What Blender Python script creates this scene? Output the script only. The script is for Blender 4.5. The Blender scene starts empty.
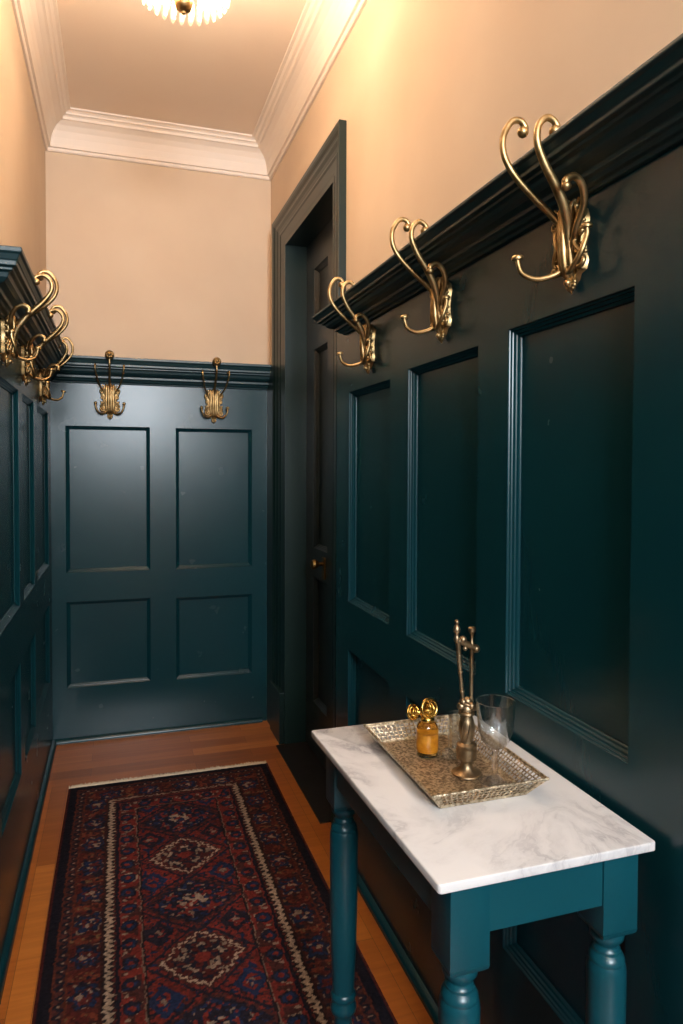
import bpy, bmesh, math, random
import numpy as np
from mathutils import Vector, Matrix
random.seed(4)
sc = bpy.context.scene
COL = sc.collection
PI = math.pi

# ---------------------------------------------------------------- helpers
def new_bm(): return bmesh.new()

def obj(name, bm, mat, parent=None, smooth=False, loc=None):
    me = bpy.data.meshes.new(name)
    bmesh.ops.recalc_face_normals(bm, faces=bm.faces)
    bm.to_mesh(me); bm.free()
    if smooth:
        for p in me.polygons: p.use_smooth = True
    if mat: me.materials.append(mat)
    o = bpy.data.objects.new(name, me); COL.objects.link(o)
    if parent: o.parent = parent
    if loc: o.location = loc
    return o

def smooth_by_angle(o, deg=35):
    me = o.data
    for p in me.polygons: p.use_smooth = True
    bm = bmesh.new(); bm.from_mesh(me)
    for e in bm.edges:
        if len(e.link_faces) == 2 and e.calc_face_angle(0) > math.radians(deg): e.smooth = False
    bm.to_mesh(me); bm.free()
    return o

def thing(name, label, cat, loc, rz=0, group=None):
    o = bpy.data.objects.new(name, None); COL.objects.link(o)
    o.location = loc; o.rotation_euler = (0, 0, rz); o.empty_display_size = .05
    o['label'] = label; o['category'] = cat
    if group: o['group'] = group
    return o

def struct(name, bm, mat, parent=None, smooth=False):
    o = obj(name, bm, mat, parent)
    if smooth: smooth_by_angle(o)
    if parent is None: o['kind'] = 'structure'
    return o

def box(bm, x0, x1, y0, y1, z0, z1, bev=0):
    v = [bm.verts.new(p) for p in ((x0,y0,z0),(x1,y0,z0),(x1,y1,z0),(x0,y1,z0),(x0,y0,z1),(x1,y0,z1),(x1,y1,z1),(x0,y1,z1))]
    f = [bm.faces.new([v[i] for i in q]) for q in ((0,3,2,1),(4,5,6,7),(0,1,5,4),(1,2,6,5),(2,3,7,6),(3,0,4,7))]
    if bev:
        es = list({e for q in f for e in q.edges})
        bmesh.ops.bevel(bm, geom=es, offset=bev, segments=2, affect='EDGES', profile=.6)
    return bm

def lathe(bm, prof, n=24, c=(0,0,0), axis=None, cap=True):
    """prof: list of (r,z)."""
    rings = []
    for r, z in prof:
        if r < 1e-5:
            rings.append([bm.verts.new((0,0,z))])
        else:
            rings.append([bm.verts.new((r*math.cos(2*PI*k/n), r*math.sin(2*PI*k/n), z)) for k in range(n)])
    vs = [v for r in rings for v in r]
    for a, b in zip(rings, rings[1:]):
        if len(a) == 1 and len(b) == 1: continue
        for k in range(n):
            k2 = (k+1) % n
            if len(a) == 1: bm.faces.new((a[0], b[k], b[k2]))
            elif len(b) == 1: bm.faces.new((a[k], a[k2], b[0]))
            else: bm.faces.new((a[k], a[k2], b[k2], b[k]))
    if cap:
        if len(rings[0]) > 1: bm.faces.new(rings[0][::-1])
        if len(rings[-1]) > 1: bm.faces.new(rings[-1])
    M = Matrix.Translation(c)
    if axis is not None:
        M = M @ Vector((0,0,1)).rotation_difference(Vector(axis)).to_matrix().to_4x4()
    bmesh.ops.transform(bm, matrix=M, verts=vs)
    return vs

def ball(bm, c, r, n=12, sz=1.0):
    prof = [(r*math.sin(PI*i/n), -r*sz*math.cos(PI*i/n)) for i in range(n+1)]
    prof[0] = (0, -r*sz); prof[-1] = (0, r*sz)
    return lathe(bm, prof, max(10, n), c, cap=False)

def crom(pts, sub=6):
    P = [np.array(p, float) for p in pts]
    P = [2*P[0]-P[1]] + P + [2*P[-1]-P[-2]]
    out = []
    for i in range(1, len(P)-2):
        p0, p1, p2, p3 = P[i-1:i+3]
        for k in range(sub):
            t = k/sub
            out.append(.5*((2*p1)+(-p0+p2)*t+(2*p0-5*p1+4*p2-p3)*t*t+(-p0+3*p1-3*p2+p3)*t**3))
    out.append(P[-2]); return out

def tube(bm, pts, rad, n=10, sub=6, flat=1.0):
    """smooth tube; rad: scalar or list per control point"""
    if not hasattr(rad, '__len__'): rad = [rad]*len(pts)
    Q = crom([tuple(p)+(r,) for p, r in zip(pts, rad)], sub) if sub > 1 else [np.array(tuple(p)+(r,)) for p, r in zip(pts, rad)]
    P = [Vector([float(c) for c in q[:3]]) for q in Q]; Rr = [max(float(q[3]), 1e-4) for q in Q]
    rings = []; up = None
    for i, p in enumerate(P):
        t = (P[min(i+1, len(P)-1)] - P[max(i-1, 0)]).normalized()
        if up is None:
            up = Vector((1,0,0)) if abs(t.x) < .8 else Vector((0,1,0))
        a = (up - t*up.dot(t)).normalized(); b = t.cross(a); up = a
        rings.append([bm.verts.new(p + Rr[i]*(math.cos(2*PI*k/n)*a*flat + math.sin(2*PI*k/n)*b)) for k in range(n)])
    for A, B in zip(rings, rings[1:]):
        for k in range(n): bm.faces.new((A[k], A[(k+1)%n], B[(k+1)%n], B[k]))
    bm.faces.new(rings[0][::-1]); bm.faces.new(rings[-1])

def torus(bm, c, R, r, axis=(0,0,1), n=24, m=8, arc=1.0):
    pts = []
    rot = Vector((0,0,1)).rotation_difference(Vector(axis))
    rings = []
    cnt = n if arc >= 1 else n+1
    for i in range(cnt):
        a = 2*PI*arc*i/n
        ctr = Vector((R*math.cos(a), R*math.sin(a), 0)); rd = Vector((math.cos(a), math.sin(a), 0))
        ring = []
        for k in range(m):
            b = 2*PI*k/m
            p = ctr + r*(math.cos(b)*rd + math.sin(b)*Vector((0,0,1)))
            ring.append(bm.verts.new(rot @ p + Vector(c)))
        rings.append(ring)
    for i in range(n if arc >= 1 else n):
        A = rings[i]; B = rings[(i+1) % cnt]
        for k in range(m): bm.faces.new((A[k], A[(k+1)%m], B[(k+1)%m], B[k]))

def rings_sweep(bm, rings, closed_profile=True, caps=True, loop=False):
    R = [[bm.verts.new(p) for p in r] for r in rings]
    n = len(R[0])
    pairs = list(zip(R, R[1:])) + ([(R[-1], R[0])] if loop else [])
    for A, B in pairs:
        for k in range(n if closed_profile else n-1):
            k2 = (k+1) % n
            bm.faces.new((A[k], A[k2], B[k2], B[k]))
    if caps and not loop and closed_profile:
        bm.faces.new(R[0][::-1]); bm.faces.new(R[-1])

# ---------------------------------------------------------------- materials
def mat(name):
    m = bpy.data.materials.new(name); m.use_nodes = True
    nt = m.node_tree; b = nt.nodes['Principled BSDF']
    return m, nt, b

def nd(nt, t, **kw):
    n = nt.nodes.new(t)
    for k, v in kw.items():
        if k in n.inputs.keys(): n.inputs[k].default_value = v
        else: setattr(n, k, v)
    return n

def ramp(nt, stops):
    r = nt.nodes.new('ShaderNodeValToRGB'); e = r.color_ramp.elements
    while len(e) < len(stops): e.new(.5)
    for i, (p, c) in enumerate(stops):
        e[i].position = p; e[i].color = tuple(c)+(1,)
    return r

def srgb(r, g, b):
    f = lambda c: c/12.92 if c <= .04045 else ((c+.055)/1.055)**2.4
    return tuple(f(v/255) for v in (r, g, b))

def bump_noise(nt, b, scale, strength, dist=.002, detail=4, stretch=None):
    tc = nd(nt, 'ShaderNodeTexCoord'); mp = nd(nt, 'ShaderNodeMapping')
    if stretch: mp.inputs['Scale'].default_value = stretch
    nt.links.new(tc.outputs['Object'], mp.inputs[0])
    n = nd(nt, 'ShaderNodeTexNoise', Scale=scale, Detail=detail)
    nt.links.new(mp.outputs[0], n.inputs['Vector'])
    bp = nd(nt, 'ShaderNodeBump', Strength=strength, Distance=dist)
    nt.links.new(n.outputs['Fac'], bp.inputs['Height'])
    nt.links.new(bp.outputs[0], b.inputs['Normal'])
    return n

def paint(name, col, col2, rough, bs=60, bst=.25, var=2.0, stretch=(1,1,.35), rvar=.12, spec=.5):
    m, nt, b = mat(name)
    b.inputs['Specular IOR Level'].default_value = spec
    n = bump_noise(nt, b, bs, bst, .0015, 5, stretch)
    n2 = nd(nt, 'ShaderNodeTexNoise', Scale=var, Detail=5)
    tc = nd(nt, 'ShaderNodeTexCoord'); nt.links.new(tc.outputs['Object'], n2.inputs['Vector'])
    r = ramp(nt, [(.35, col), (.65, col2)])
    nt.links.new(n2.outputs['Fac'], r.inputs[0]); nt.links.new(r.outputs[0], b.inputs['Base Color'])
    mr = nd(nt, 'ShaderNodeMapRange'); mr.inputs['To Min'].default_value = rough-rvar/2; mr.inputs['To Max'].default_value = rough+rvar/2
    n3 = nd(nt, 'ShaderNodeTexNoise', Scale=9.0, Detail=4); nt.links.new(tc.outputs['Object'], n3.inputs['Vector'])
    nt.links.new(n3.outputs['Fac'], mr.inputs['Value']); nt.links.new(mr.outputs[0], b.inputs['Roughness'])
    return m

M_TEAL = paint('teal_eggshell_paint', (.0024, .031, .039), (.0030, .035, .044), .27, bs=90, bst=.07, rvar=.02, spec=.46)
M_RAIL = paint('teal_rail_paint', (.0045, .030, .036), (.0055, .034, .040), .42, bs=90, bst=.05, rvar=.02, spec=.75)
M_CASE = paint('deep_green_casing_paint', (.0045, .016, .0135), (.0055, .019, .016), .34, bs=90, bst=.07, rvar=.02, spec=.5)
M_TABLE = paint('teal_table_paint', (.004, .060, .080), (.005, .068, .090), .30, bst=.10, rvar=.06)
M_DOOR = paint('dark_door_paint', (.008, .013, .012), (.010, .016, .014), .34)
M_PLASTER = paint('beige_wall_paint', srgb(212, 188, 162), srgb(217, 194, 168), .75, 40, .12, 3.0, (1,1,.1))
M_CEIL = paint('taupe_ceiling_paint', srgb(240, 220, 200), srgb(243, 224, 205), .8, 40, .05)
M_CORNICE = paint('cream_cornice_paint', srgb(238, 222, 206), srgb(243, 228, 213), .6, 50, .08)

def brass(name, c1, c2, rough, bsc=90, bst=.3):
    m, nt, b = mat(name)
    b.inputs['Metallic'].default_value = 1
    bump_noise(nt, b, bsc, bst, .0008, 4)
    tc = nd(nt, 'ShaderNodeTexCoord')
    n2 = nd(nt, 'ShaderNodeTexNoise', Scale=30.0, Detail=5); nt.links.new(tc.outputs['Object'], n2.inputs['Vector'])
    r = ramp(nt, [(.38, c1), (.62, c2)])
    nt.links.new(n2.outputs['Fac'], r.inputs[0]); nt.links.new(r.outputs[0], b.inputs['Base Color'])
    b.inputs['Roughness'].default_value = rough
    return m
M_BRASS = brass('aged_brass', srgb(156, 128, 84), srgb(208, 178, 128), .42)
M_BRASS2 = brass('worn_antique_brass', srgb(122, 102, 76), srgb(176, 152, 120), .42, 140, .4)
M_GOLD = brass('golden_filigree', srgb(150, 112, 50), srgb(214, 176, 96), .25, 200, .5)
M_HANDLE = brass('dull_brass', srgb(120, 92, 50), srgb(150, 118, 70), .45)

def tray_mat(name, scale, dark, light):
    m, nt, b = mat(name)
    b.inputs['Metallic'].default_value = .85; b.inputs['Roughness'].default_value = .38
    tc = nd(nt, 'ShaderNodeTexCoord')
    v = nd(nt, 'ShaderNodeTexVoronoi', Scale=scale); nt.links.new(tc.outputs['Object'], v.inputs['Vector'])
    n = nd(nt, 'ShaderNodeTexNoise', Scale=scale*.6, Detail=6); nt.links.new(tc.outputs['Object'], n.inputs['Vector'])
    r = ramp(nt, [(.4, dark), (.58, light)]); nt.links.new(n.outputs['Fac'], r.inputs[0])
    nt.links.new(r.outputs[0], b.inputs['Base Color'])
    ad = nd(nt, 'ShaderNodeMath', operation='ADD'); nt.links.new(v.outputs['Distance'], ad.inputs[0]); nt.links.new(n.outputs['Fac'], ad.inputs[1])
    bp = nd(nt, 'ShaderNodeBump', Strength=.7, Distance=.0015); nt.links.new(ad.outputs[0], bp.inputs['Height'])
    nt.links.new(bp.outputs[0], b.inputs['Normal'])
    return m
M_TRAY = tray_mat('engraved_tray_metal', 330.0, srgb(128, 108, 84), srgb(214, 194, 164))
M_TRAYWALL = tray_mat('pierced_tray_metal', 260.0, srgb(140, 122, 96), srgb(208, 192, 164))

def glass(name, col=(1,1,1), ior=1.5, rough=.0):
    m, nt, b = mat(name)
    b.inputs['Base Color'].default_value = tuple(col)+(1,)
    b.inputs['Transmission Weight'].default_value = 1
    b.inputs['Roughness'].default_value = rough; b.inputs['IOR'].default_value = ior
    return m
M_GLASS = glass('clear_glass')
_nt = M_GLASS.node_tree
_tr = nd(_nt, 'ShaderNodeBsdfTransparent'); _tr.inputs[0].default_value = (.96,.975,.97,1)
_gl = nd(_nt, 'ShaderNodeBsdfGlossy', Roughness=.04); _lw = nd(_nt, 'ShaderNodeLayerWeight', Blend=.5)
_pw = nd(_nt, 'ShaderNodeMath', operation='POWER'); _pw.inputs[1].default_value = 2.2; _nt.links.new(_lw.outputs['Facing'], _pw.inputs[0])
_fr = nd(_nt, 'ShaderNodeMath', operation='MULTIPLY_ADD'); _fr.inputs[1].default_value = .85; _fr.inputs[2].default_value = .10; _nt.links.new(_pw.outputs[0], _fr.inputs[0])
_m1 = nd(_nt, 'ShaderNodeMixShader'); _m2 = nd(_nt, 'ShaderNodeMixShader', Fac=.10)
_nt.links.new(_fr.outputs[0], _m1.inputs[0]); _nt.links.new(_tr.outputs[0], _m1.inputs[1]); _nt.links.new(_gl.outputs[0], _m1.inputs[2])
_nt.links.new(_m1.outputs[0], _m2.inputs[1]); _nt.links.new(_nt.nodes['Principled BSDF'].outputs[0], _m2.inputs[2])
_nt.links.new(_m2.outputs[0], _nt.nodes['Material Output'].inputs['Surface'])
M_AMBER = glass('amber_glass', (1.0, .68, .20), 1.4, .06)
M_YGLASS = glass('yellow_green_glass', (.92, .90, .55), 1.45, .02)

def crystal_mat():
    m, nt, b = mat('chandelier_crystal')
    out = nt.nodes['Material Output']; nt.nodes.remove(b)
    tr = nd(nt, 'ShaderNodeBsdfTransparent'); tr.inputs[0].default_value = (.97,.96,.93,1)
    gl = nd(nt, 'ShaderNodeBsdfGlossy', Roughness=.05)
    tl = nd(nt, 'ShaderNodeBsdfTranslucent'); tl.inputs[0].default_value = (1,.95,.85,1)
    m1 = nd(nt, 'ShaderNodeMixShader', Fac=.45); nt.links.new(gl.outputs[0], m1.inputs[1]); nt.links.new(tl.outputs[0], m1.inputs[2])
    m2 = nd(nt, 'ShaderNodeMixShader', Fac=.42); nt.links.new(tr.outputs[0], m2.inputs[1]); nt.links.new(m1.outputs[0], m2.inputs[2])
    nt.links.new(m2.outputs[0], out.inputs['Surface'])
    return m
M_CRYSTAL = crystal_mat()

def marble():
    m, nt, b = mat('white_marble')
    b.inputs['Roughness'].default_value = .22
    tc = nd(nt, 'ShaderNodeTexCoord')
    n1 = nd(nt, 'ShaderNodeTexNoise', Scale=3.2, Detail=6, Roughness=.6, Distortion=.4)
    nt.links.new(tc.outputs['Object'], n1.inputs['Vector'])
    mx = nd(nt, 'ShaderNodeMixRGB', Fac=.22); nt.links.new(tc.outputs['Object'], mx.inputs[1]); nt.links.new(n1.outputs['Color'], mx.inputs[2])
    n2 = nd(nt, 'ShaderNodeTexNoise', Scale=4.2, Detail=7, Roughness=.62, Distortion=1.1)
    nt.links.new(mx.outputs[0], n2.inputs['Vector'])
    s = nd(nt, 'ShaderNodeMath', operation='SUBTRACT'); s.inputs[1].default_value = .5; nt.links.new(n2.outputs['Fac'], s.inputs[0])
    a = nd(nt, 'ShaderNodeMath', operation='ABSOLUTE'); nt.links.new(s.outputs[0], a.inputs[0])
    r = ramp(nt, [(0, srgb(170, 168, 171)), (.022, srgb(200, 198, 198)), (.075, srgb(219, 217, 216)), (.3, srgb(224, 222, 221))])
    nt.links.new(a.outputs[0], r.inputs[0])
    n3 = nd(nt, 'ShaderNodeTexNoise', Scale=5.0, Detail=3); nt.links.new(tc.outputs['Object'], n3.inputs['Vector'])
    r3 = ramp(nt, [(.4, (0,0,0)), (.62, (1,1,1))]); nt.links.new(n3.outputs['Fac'], r3.inputs[0])
    mm = nd(nt, 'ShaderNodeMixRGB'); mm.inputs[1].default_value = srgb(224, 222, 221)+(1,)
    nt.links.new(r3.outputs[0], mm.inputs[0]); nt.links.new(r.outputs[0], mm.inputs[2])
    nt.links.new(mm.outputs[0], b.inputs['Base Color'])
    return m
M_MARBLE = marble()

def wood():
    """long boards down the corridor, cross boards at the far end"""
    m, nt, b = mat('polished_wood_boards')
    tc = nd(nt, 'ShaderNodeTexCoord')
    def boards(rot, L, W, off):
        mp = nd(nt, 'ShaderNodeMapping'); mp.inputs['Rotation'].default_value = (0,0,rot); mp.inputs['Location'].default_value = off
        nt.links.new(tc.outputs['Object'], mp.inputs[0])
        br = nd(nt, 'ShaderNodeTexBrick'); br.offset = .37
        br.inputs['Scale'].default_value = 1; br.inputs['Brick Width'].default_value = L; br.inputs['Row Height'].default_value = W
        br.inputs['Mortar Size'].default_value = .0007; br.inputs['Mortar Smooth'].default_value = .3
        br.inputs['Color1'].default_value = (0,0,0,1); br.inputs['Color2'].default_value = (1,1,1,1); br.inputs['Mortar'].default_value = (.5,.5,.5,1)
        nt.links.new(mp.outputs[0], br.inputs['Vector'])
        mp2 = nd(nt, 'ShaderNodeMapping'); mp2.inputs['Rotation'].default_value = (0,0,rot); mp2.inputs['Scale'].default_value = (1.2, 18, 1)
        nt.links.new(tc.outputs['Object'], mp2.inputs[0])
        ns = nd(nt, 'ShaderNodeTexNoise', Scale=2.2, Detail=7, Roughness=.65, Distortion=.6); nt.links.new(mp2.outputs[0], ns.inputs['Vector'])
        return br, ns
    A = boards(PI/2, 1.9, .062, (.0, .028, 0)); B = boards(0, .74, .085, (.12, .015, 0))
    sep = nd(nt, 'ShaderNodeSeparateXYZ'); nt.links.new(tc.outputs['Object'], sep.inputs[0])
    gt = nd(nt, 'ShaderNodeMath', operation='GREATER_THAN'); gt.inputs[1].default_value = 3.235; nt.links.new(sep.outputs[1], gt.inputs[0])
    def mixc(i, sock):
        mx = nd(nt, 'ShaderNodeMixRGB'); nt.links.new(gt.outputs[0], mx.inputs[0])
        nt.links.new(A[i].outputs[sock], mx.inputs[1]); nt.links.new(B[i].outputs[sock], mx.inputs[2]); return mx
    tone = mixc(0, 'Color'); grain = mixc(1, 'Fac'); mort = mixc(0, 'Fac')
    r = ramp(nt, [(0, srgb(132, 70, 26)), (.35, srgb(178, 104, 40)), (.7, srgb(158, 86, 32)), (1, srgb(200, 124, 54))])
    nt.links.new(tone.outputs[0], r.inputs[0])
    rg = ramp(nt, [(.3, (.62,.55,.5)), (.7, (1,1,1))]); nt.links.new(grain.outputs[0], rg.inputs[0])
    mu = nd(nt, 'ShaderNodeMixRGB', blend_type='MULTIPLY'); mu.inputs[0].default_value = .8
    nt.links.new(r.outputs[0], mu.inputs[1]); nt.links.new(rg.outputs[0], mu.inputs[2])
    dk = nd(nt, 'ShaderNodeMixRGB'); nt.links.new(mort.outputs[0], dk.inputs[0]); nt.links.new(mu.outputs[0], dk.inputs[1]); dk.inputs[2].default_value = (.07,.028,.010,1)
    nt.links.new(dk.outputs[0], b.inputs['Base Color'])
    b.inputs['Roughness'].default_value = .30
    bp = nd(nt, 'ShaderNodeBump', Strength=.15, Distance=.001); nt.links.new(grain.outputs[0], bp.inputs['Height']); nt.links.new(bp.outputs[0], b.inputs['Normal'])
    return m
M_WOOD = wood()
M_THRESHOLD = paint('dark_threshold', (.006,.005,.004), (.010,.007,.005), .5)  # near-black colour of the doorway floor slab

def plain(name, c, rough=.7, metal=0):
    m, nt, b = mat(name); b.inputs['Base Color'].default_value = tuple(c)+(1,); b.inputs['Roughness'].default_value = rough; b.inputs['Metallic'].default_value = metal
    return m
M_FRINGE = paint('cream_wool_fringe', srgb(196, 178, 152), srgb(220, 204, 180), .9, 200, .4)
m, nt, b = mat('lit_bulb'); b.inputs['Emission Color'].default_value = (1,.80,.55,1); b.inputs['Emission Strength'].default_value = 60; M_BULB = m
M_WHITE = plain('white_window_paint', srgb(230, 228, 222), .5)

# ---------------------------------------------------------------- geometry constants
XL, XR = -.333, .807          # plaster
SL, SR = -.315, .772          # panelling stile faces
YB, SB = 3.775, 3.740         # back plaster, back stile face
YF = -2.3
HC = 3.14
RT = 1.943                    # top of picture/hook rail

# ---------------------------------------------------------------- shell
bm = new_bm(); box(bm, XL-.15, XR+.35, YF-.2, YB+.15, -.1, 0); struct('floor', bm, M_WOOD)
bm = new_bm(); box(bm, XL-.15, XR+.35, YF-.2, YB+.15, HC, HC+.1); struct('ceiling', bm, M_CEIL)
bm = new_bm(); box(bm, XL-.15, XL, YF-.15, YB+.15, 0, HC); struct('wall_left', bm, M_PLASTER)
bm = new_bm(); box(bm, XL, XR+.35, YB, YB+.15, 0, HC); struct('wall_back', bm, M_PLASTER)
DY0, DY1, DZ = 2.565, 3.395, 2.515       # doorway opening
bm = new_bm()
box(bm, XR, XR+.35, YF-.15, DY0, 0, HC); box(bm, XR, XR+.35, DY1, YB, 0, HC); box(bm, XR, XR+.35, DY0, DY1, DZ, HC)
box(bm, XR+.17, XR+.35, DY0, DY1, 0, DZ)
struct('wall_right', bm, M_PLASTER)
# front wall (behind the camera) with a tall window
WX0, WX1, WZ0, WZ1 = -.22, .70, 1.80, 2.86
bm = new_bm()
box(bm, XL, WX0, YF-.15, YF, 0, HC); box(bm, WX1, XR, YF-.15, YF, 0, HC)
box(bm, WX0, WX1, YF-.15, YF, 0, WZ0); box(bm, WX0, WX1, YF-.15, YF, WZ1, HC)
struct('wall_front', bm, M_PLASTER)
bm = new_bm()
for a in (WX0, WX1-.05): box(bm, a, a+.05, YF-.1, YF-.04, WZ0, WZ1)
for a in (WZ0, (WZ0+WZ1)/2-.02, WZ1-.05): box(bm, WX0+.05, WX1-.05, YF-.1, YF-.04, a, a+.05)
box(bm, (WX0+WX1)/2-.012, (WX0+WX1)/2+.012, YF-.085, YF-.055, WZ0+.05, WZ1-.05)
w = struct('window_1', bm, M_WHITE)
bm = new_bm(); box(bm, WX0-.05, WX1+.05, YF-.04, YF+.05, WZ0-.04, WZ0); struct('window_sill', bm, M_WHITE, w)

# ---------------------------------------------------------------- cornice
CP = [(0,2.966),(.009,2.966),(.013,2.972),(.014,2.982),(.024,2.984),(.026,3.002),(.031,3.030),(.042,3.058),(.058,3.080),(.078,3.094),(.088,3.097),
      (.088,3.108),(.094,3.114),(.103,3.117),(.103,3.124),(.112,3.131),(.124,3.133),(.126,HC),(0,HC)]
def corner_cornice(name, fn0, fn1):
    bm = new_bm(); rings_sweep(bm, [[fn0(h, z) for h, z in CP], [fn1(h, z) for h, z in CP]]); struct(name, bm, M_CORNICE)
corner_cornice('trim_1', lambda h,z: (XL+h, YF+h, z), lambda h,z: (XL+h, YB-h, z))
corner_cornice('trim_2', lambda h,z: (XL+h, YB-h, z), lambda h,z: (XR-h, YB-h, z))
corner_cornice('trim_3', lambda h,z: (XR-h, YF+h, z), lambda h,z: (XR-h, YB-h, z))
corner_cornice('trim_4', lambda h,z: (XL+h, YF+h, z), lambda h,z: (XR-h, YF+h, z))

# ---------------------------------------------------------------- panelling
MP = [(-.003,-.0002),(.0005,-.001),(.002,-.005),(.0045,-.006),(.006,-.010),(.010,-.0115),(.012,-.0155),(.0155,-.017),(.018,-.0205),(.018,-.026),(-.003,-.026)]
def panelling(name, P, u0, u1, z1, panels, depth, moul='panel_moulding', mater=None, rec=.0225, mp=MP):
    """P(u,v,h) -> world; panels: (ua,ub,za,zb)"""
    mater = mater or M_TEAL
    bm = new_bm()
    us = sorted({u0, u1, *[p[0] for p in panels], *[p[1] for p in panels]})
    vs = sorted({0 if z1[0] is None else z1[0], z1[1], *[p[2] for p in panels], *[p[3] for p in panels]})
    inside = lambda a, b: any(p[0]-1e-6 <= a <= p[1]+1e-6 and p[2]-1e-6 <= b <= p[3]+1e-6 for p in panels)
    cache = {}
    def V(u, v, h):
        k = (round(u,5), round(v,5), round(h,5))
        if k not in cache: cache[k] = bm.verts.new(P(u,v,h))
        return cache[k]
    for a, b in zip(us, us[1:]):
        for c, d in zip(vs, vs[1:]):
            if inside((a+b)/2, (c+d)/2): continue
            bm.faces.new((V(a,c,0), V(b,c,0), V(b,d,0), V(a,d,0)))
    for (a, b, c, d) in panels:
        # reveal and recessed field
        uu = [x for x in us if a-1e-6 <= x <= b+1e-6]; vv = [x for x in vs if c-1e-6 <= x <= d+1e-6]
        loop = [(x, c) for x in uu] + [(b, y) for y in vv[1:]] + [(x, d) for x in uu[::-1][1:]] + [(a, y) for y in vv[::-1][1:-1]]
        back = [V(x, y, -rec) for x, y in loop]
        for i in range(len(loop)):
            j = (i+1) % len(loop)
            bm.faces.new((V(*loop[i], 0), V(*loop[j], 0), back[j], back[i]))
        bm.faces.new(back)
    # outer edges back to the wall
    e = [(u0, vs[0]), (u1, vs[0]), (u1, vs[-1]), (u0, vs[-1])]
    for i in range(4):
        (ua, va), (ub, vb) = e[i], e[(i+1) % 4]
        bm.faces.new([bm.verts.new(P(*q)) for q in ((ua,va,0),(ub,vb,0),(ub,vb,-depth),(ua,va,-depth))])
    root = struct(name, bm, mater)
    for (a, b, c, d) in panels:
        bm = new_bm()
        R = []
        for (cu, cv, su, sv) in ((a,c,1,1),(b,c,-1,1),(b,d,-1,-1),(a,d,1,-1)):
            R.append([P(cu+su*i, cv+sv*i, h) for i, h in mp])
        rings_sweep(bm, R, loop=True)
        o = struct(moul, bm, mater, root)
        bv = o.modifiers.new('bev', 'BEVEL'); bv.width = .0012; bv.segments = 2; bv.limit_method = 'ANGLE'
    return root

PLeft = lambda u, v, h: (SL+h, u, v)
PRight = lambda u, v, h: (SR-h, u, v)
PBack = lambda u, v, h: (u, SB-h, v)
LP = []
for a, b in ((2.13,2.56),(2.66,3.01),(3.13,3.60)): LP += [(a,b,.925,1.655),(a,b,.35,.735)]
panelling('trim_5', lambda u,v,h: PLeft(u,v,h*.7), 1.90, SB, (0,RT-.02), LP, .018/.7)
RP = []
RTOP = {.900: 1.686, 1.394: 1.674, 1.922: 1.662}
for a, b in ((-2.2,-1.85),(-1.72,-1.35),(-1.20,-.83),(-.68,-.31),(-.16,.21),(.385,.755),(.900,1.268),(1.394,1.790),(1.922,2.307)):
    RP += [(a,b,.928,RTOP.get(a, 1.672)),(a,b,.385,.757)]
panelling('trim_6', PRight, YF, 2.449, (0,RT-.02), RP, .035)
panelling('trim_7', PBack, SL, XR-.001, (0,RT-.02), [(-.247,.162,.861,1.604),(.293,.697,.858,1.602),(-.247,.162,.276,.714),(.293,.697,.272,.706)], .035)

# hook rail moulding: (out, t) with t 0 at bottom, 1 at top
RPROF = [(-.035,1),(.100,1),(.100,.90),(.094,.86),(.088,.76),(.085,.74),(.085,.64),(.074,.62),(.074,.56),(.064,.54),(.060,.44),(.050,.36),(.036,.31),(.034,.30),
         (.034,.20),(.026,.17),(.022,.10),(.012,.07),(.010,.0),(-.035,0)]
def rail2(name, zb, rows, k):
    """rows: list of functions (h)->(x,y)"""
    bm = new_bm()
    rings_sweep(bm, [[(*f(h*k if h > 0 else h), zb+(RT-zb)*t) for h, t in RPROF] for f in rows])
    o = struct(name, bm, M_RAIL)
    b = o.modifiers.new('bev', 'BEVEL'); b.width = .0024; b.segments = 3; b.limit_method = 'ANGLE'
LY = 1.985
rail2('trim_8', 1.822, [lambda h: (XL+.001, LY-max(h,-.01)), lambda h: (max(SL+h, XL+.001), LY-max(h,-.01)), lambda h: (max(SL+h, XL+.001), SB-max(h,0))], .92)
rail2('trim_9', 1.818, [lambda h: (SL+max(h,0)*.92, SB-max(h,-.034)), lambda h: (XR-.001, SB-max(h,-.034))], 1.0)
RY = 2.335
rail2('trim_10', 1.866, [lambda h: (min(SR-h, XR-.001), YF+.002), lambda h: (min(SR-h, XR-.001), RY+max(h,-.01)), lambda h: (XR-.001, RY+max(h,-.01))], 1.0)

# little bead where the panelling meets the boards
QP = [(0,0),(.020,0),(.020,.006),(.017,.014),(.010,.020),(0,.023)]
def bead(name, f0, f1):
    bm = new_bm(); rings_sweep(bm, [[f0(h,z) for h,z in QP],[f1(h,z) for h,z in QP]]); struct(name, bm, M_TEAL, smooth=True)
bead('baseboard_left', lambda h,z:(SL+h,1.955,z), lambda h,z:(SL+h,SB-h,z))
bead('baseboard_back', lambda h,z:(SL+h,SB-h,z), lambda h,z:(SR-.02,SB-h,z))
bead('baseboard_right', lambda h,z:(SR-h,YF,z), lambda h,z:(SR-h,2.449,z))

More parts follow.
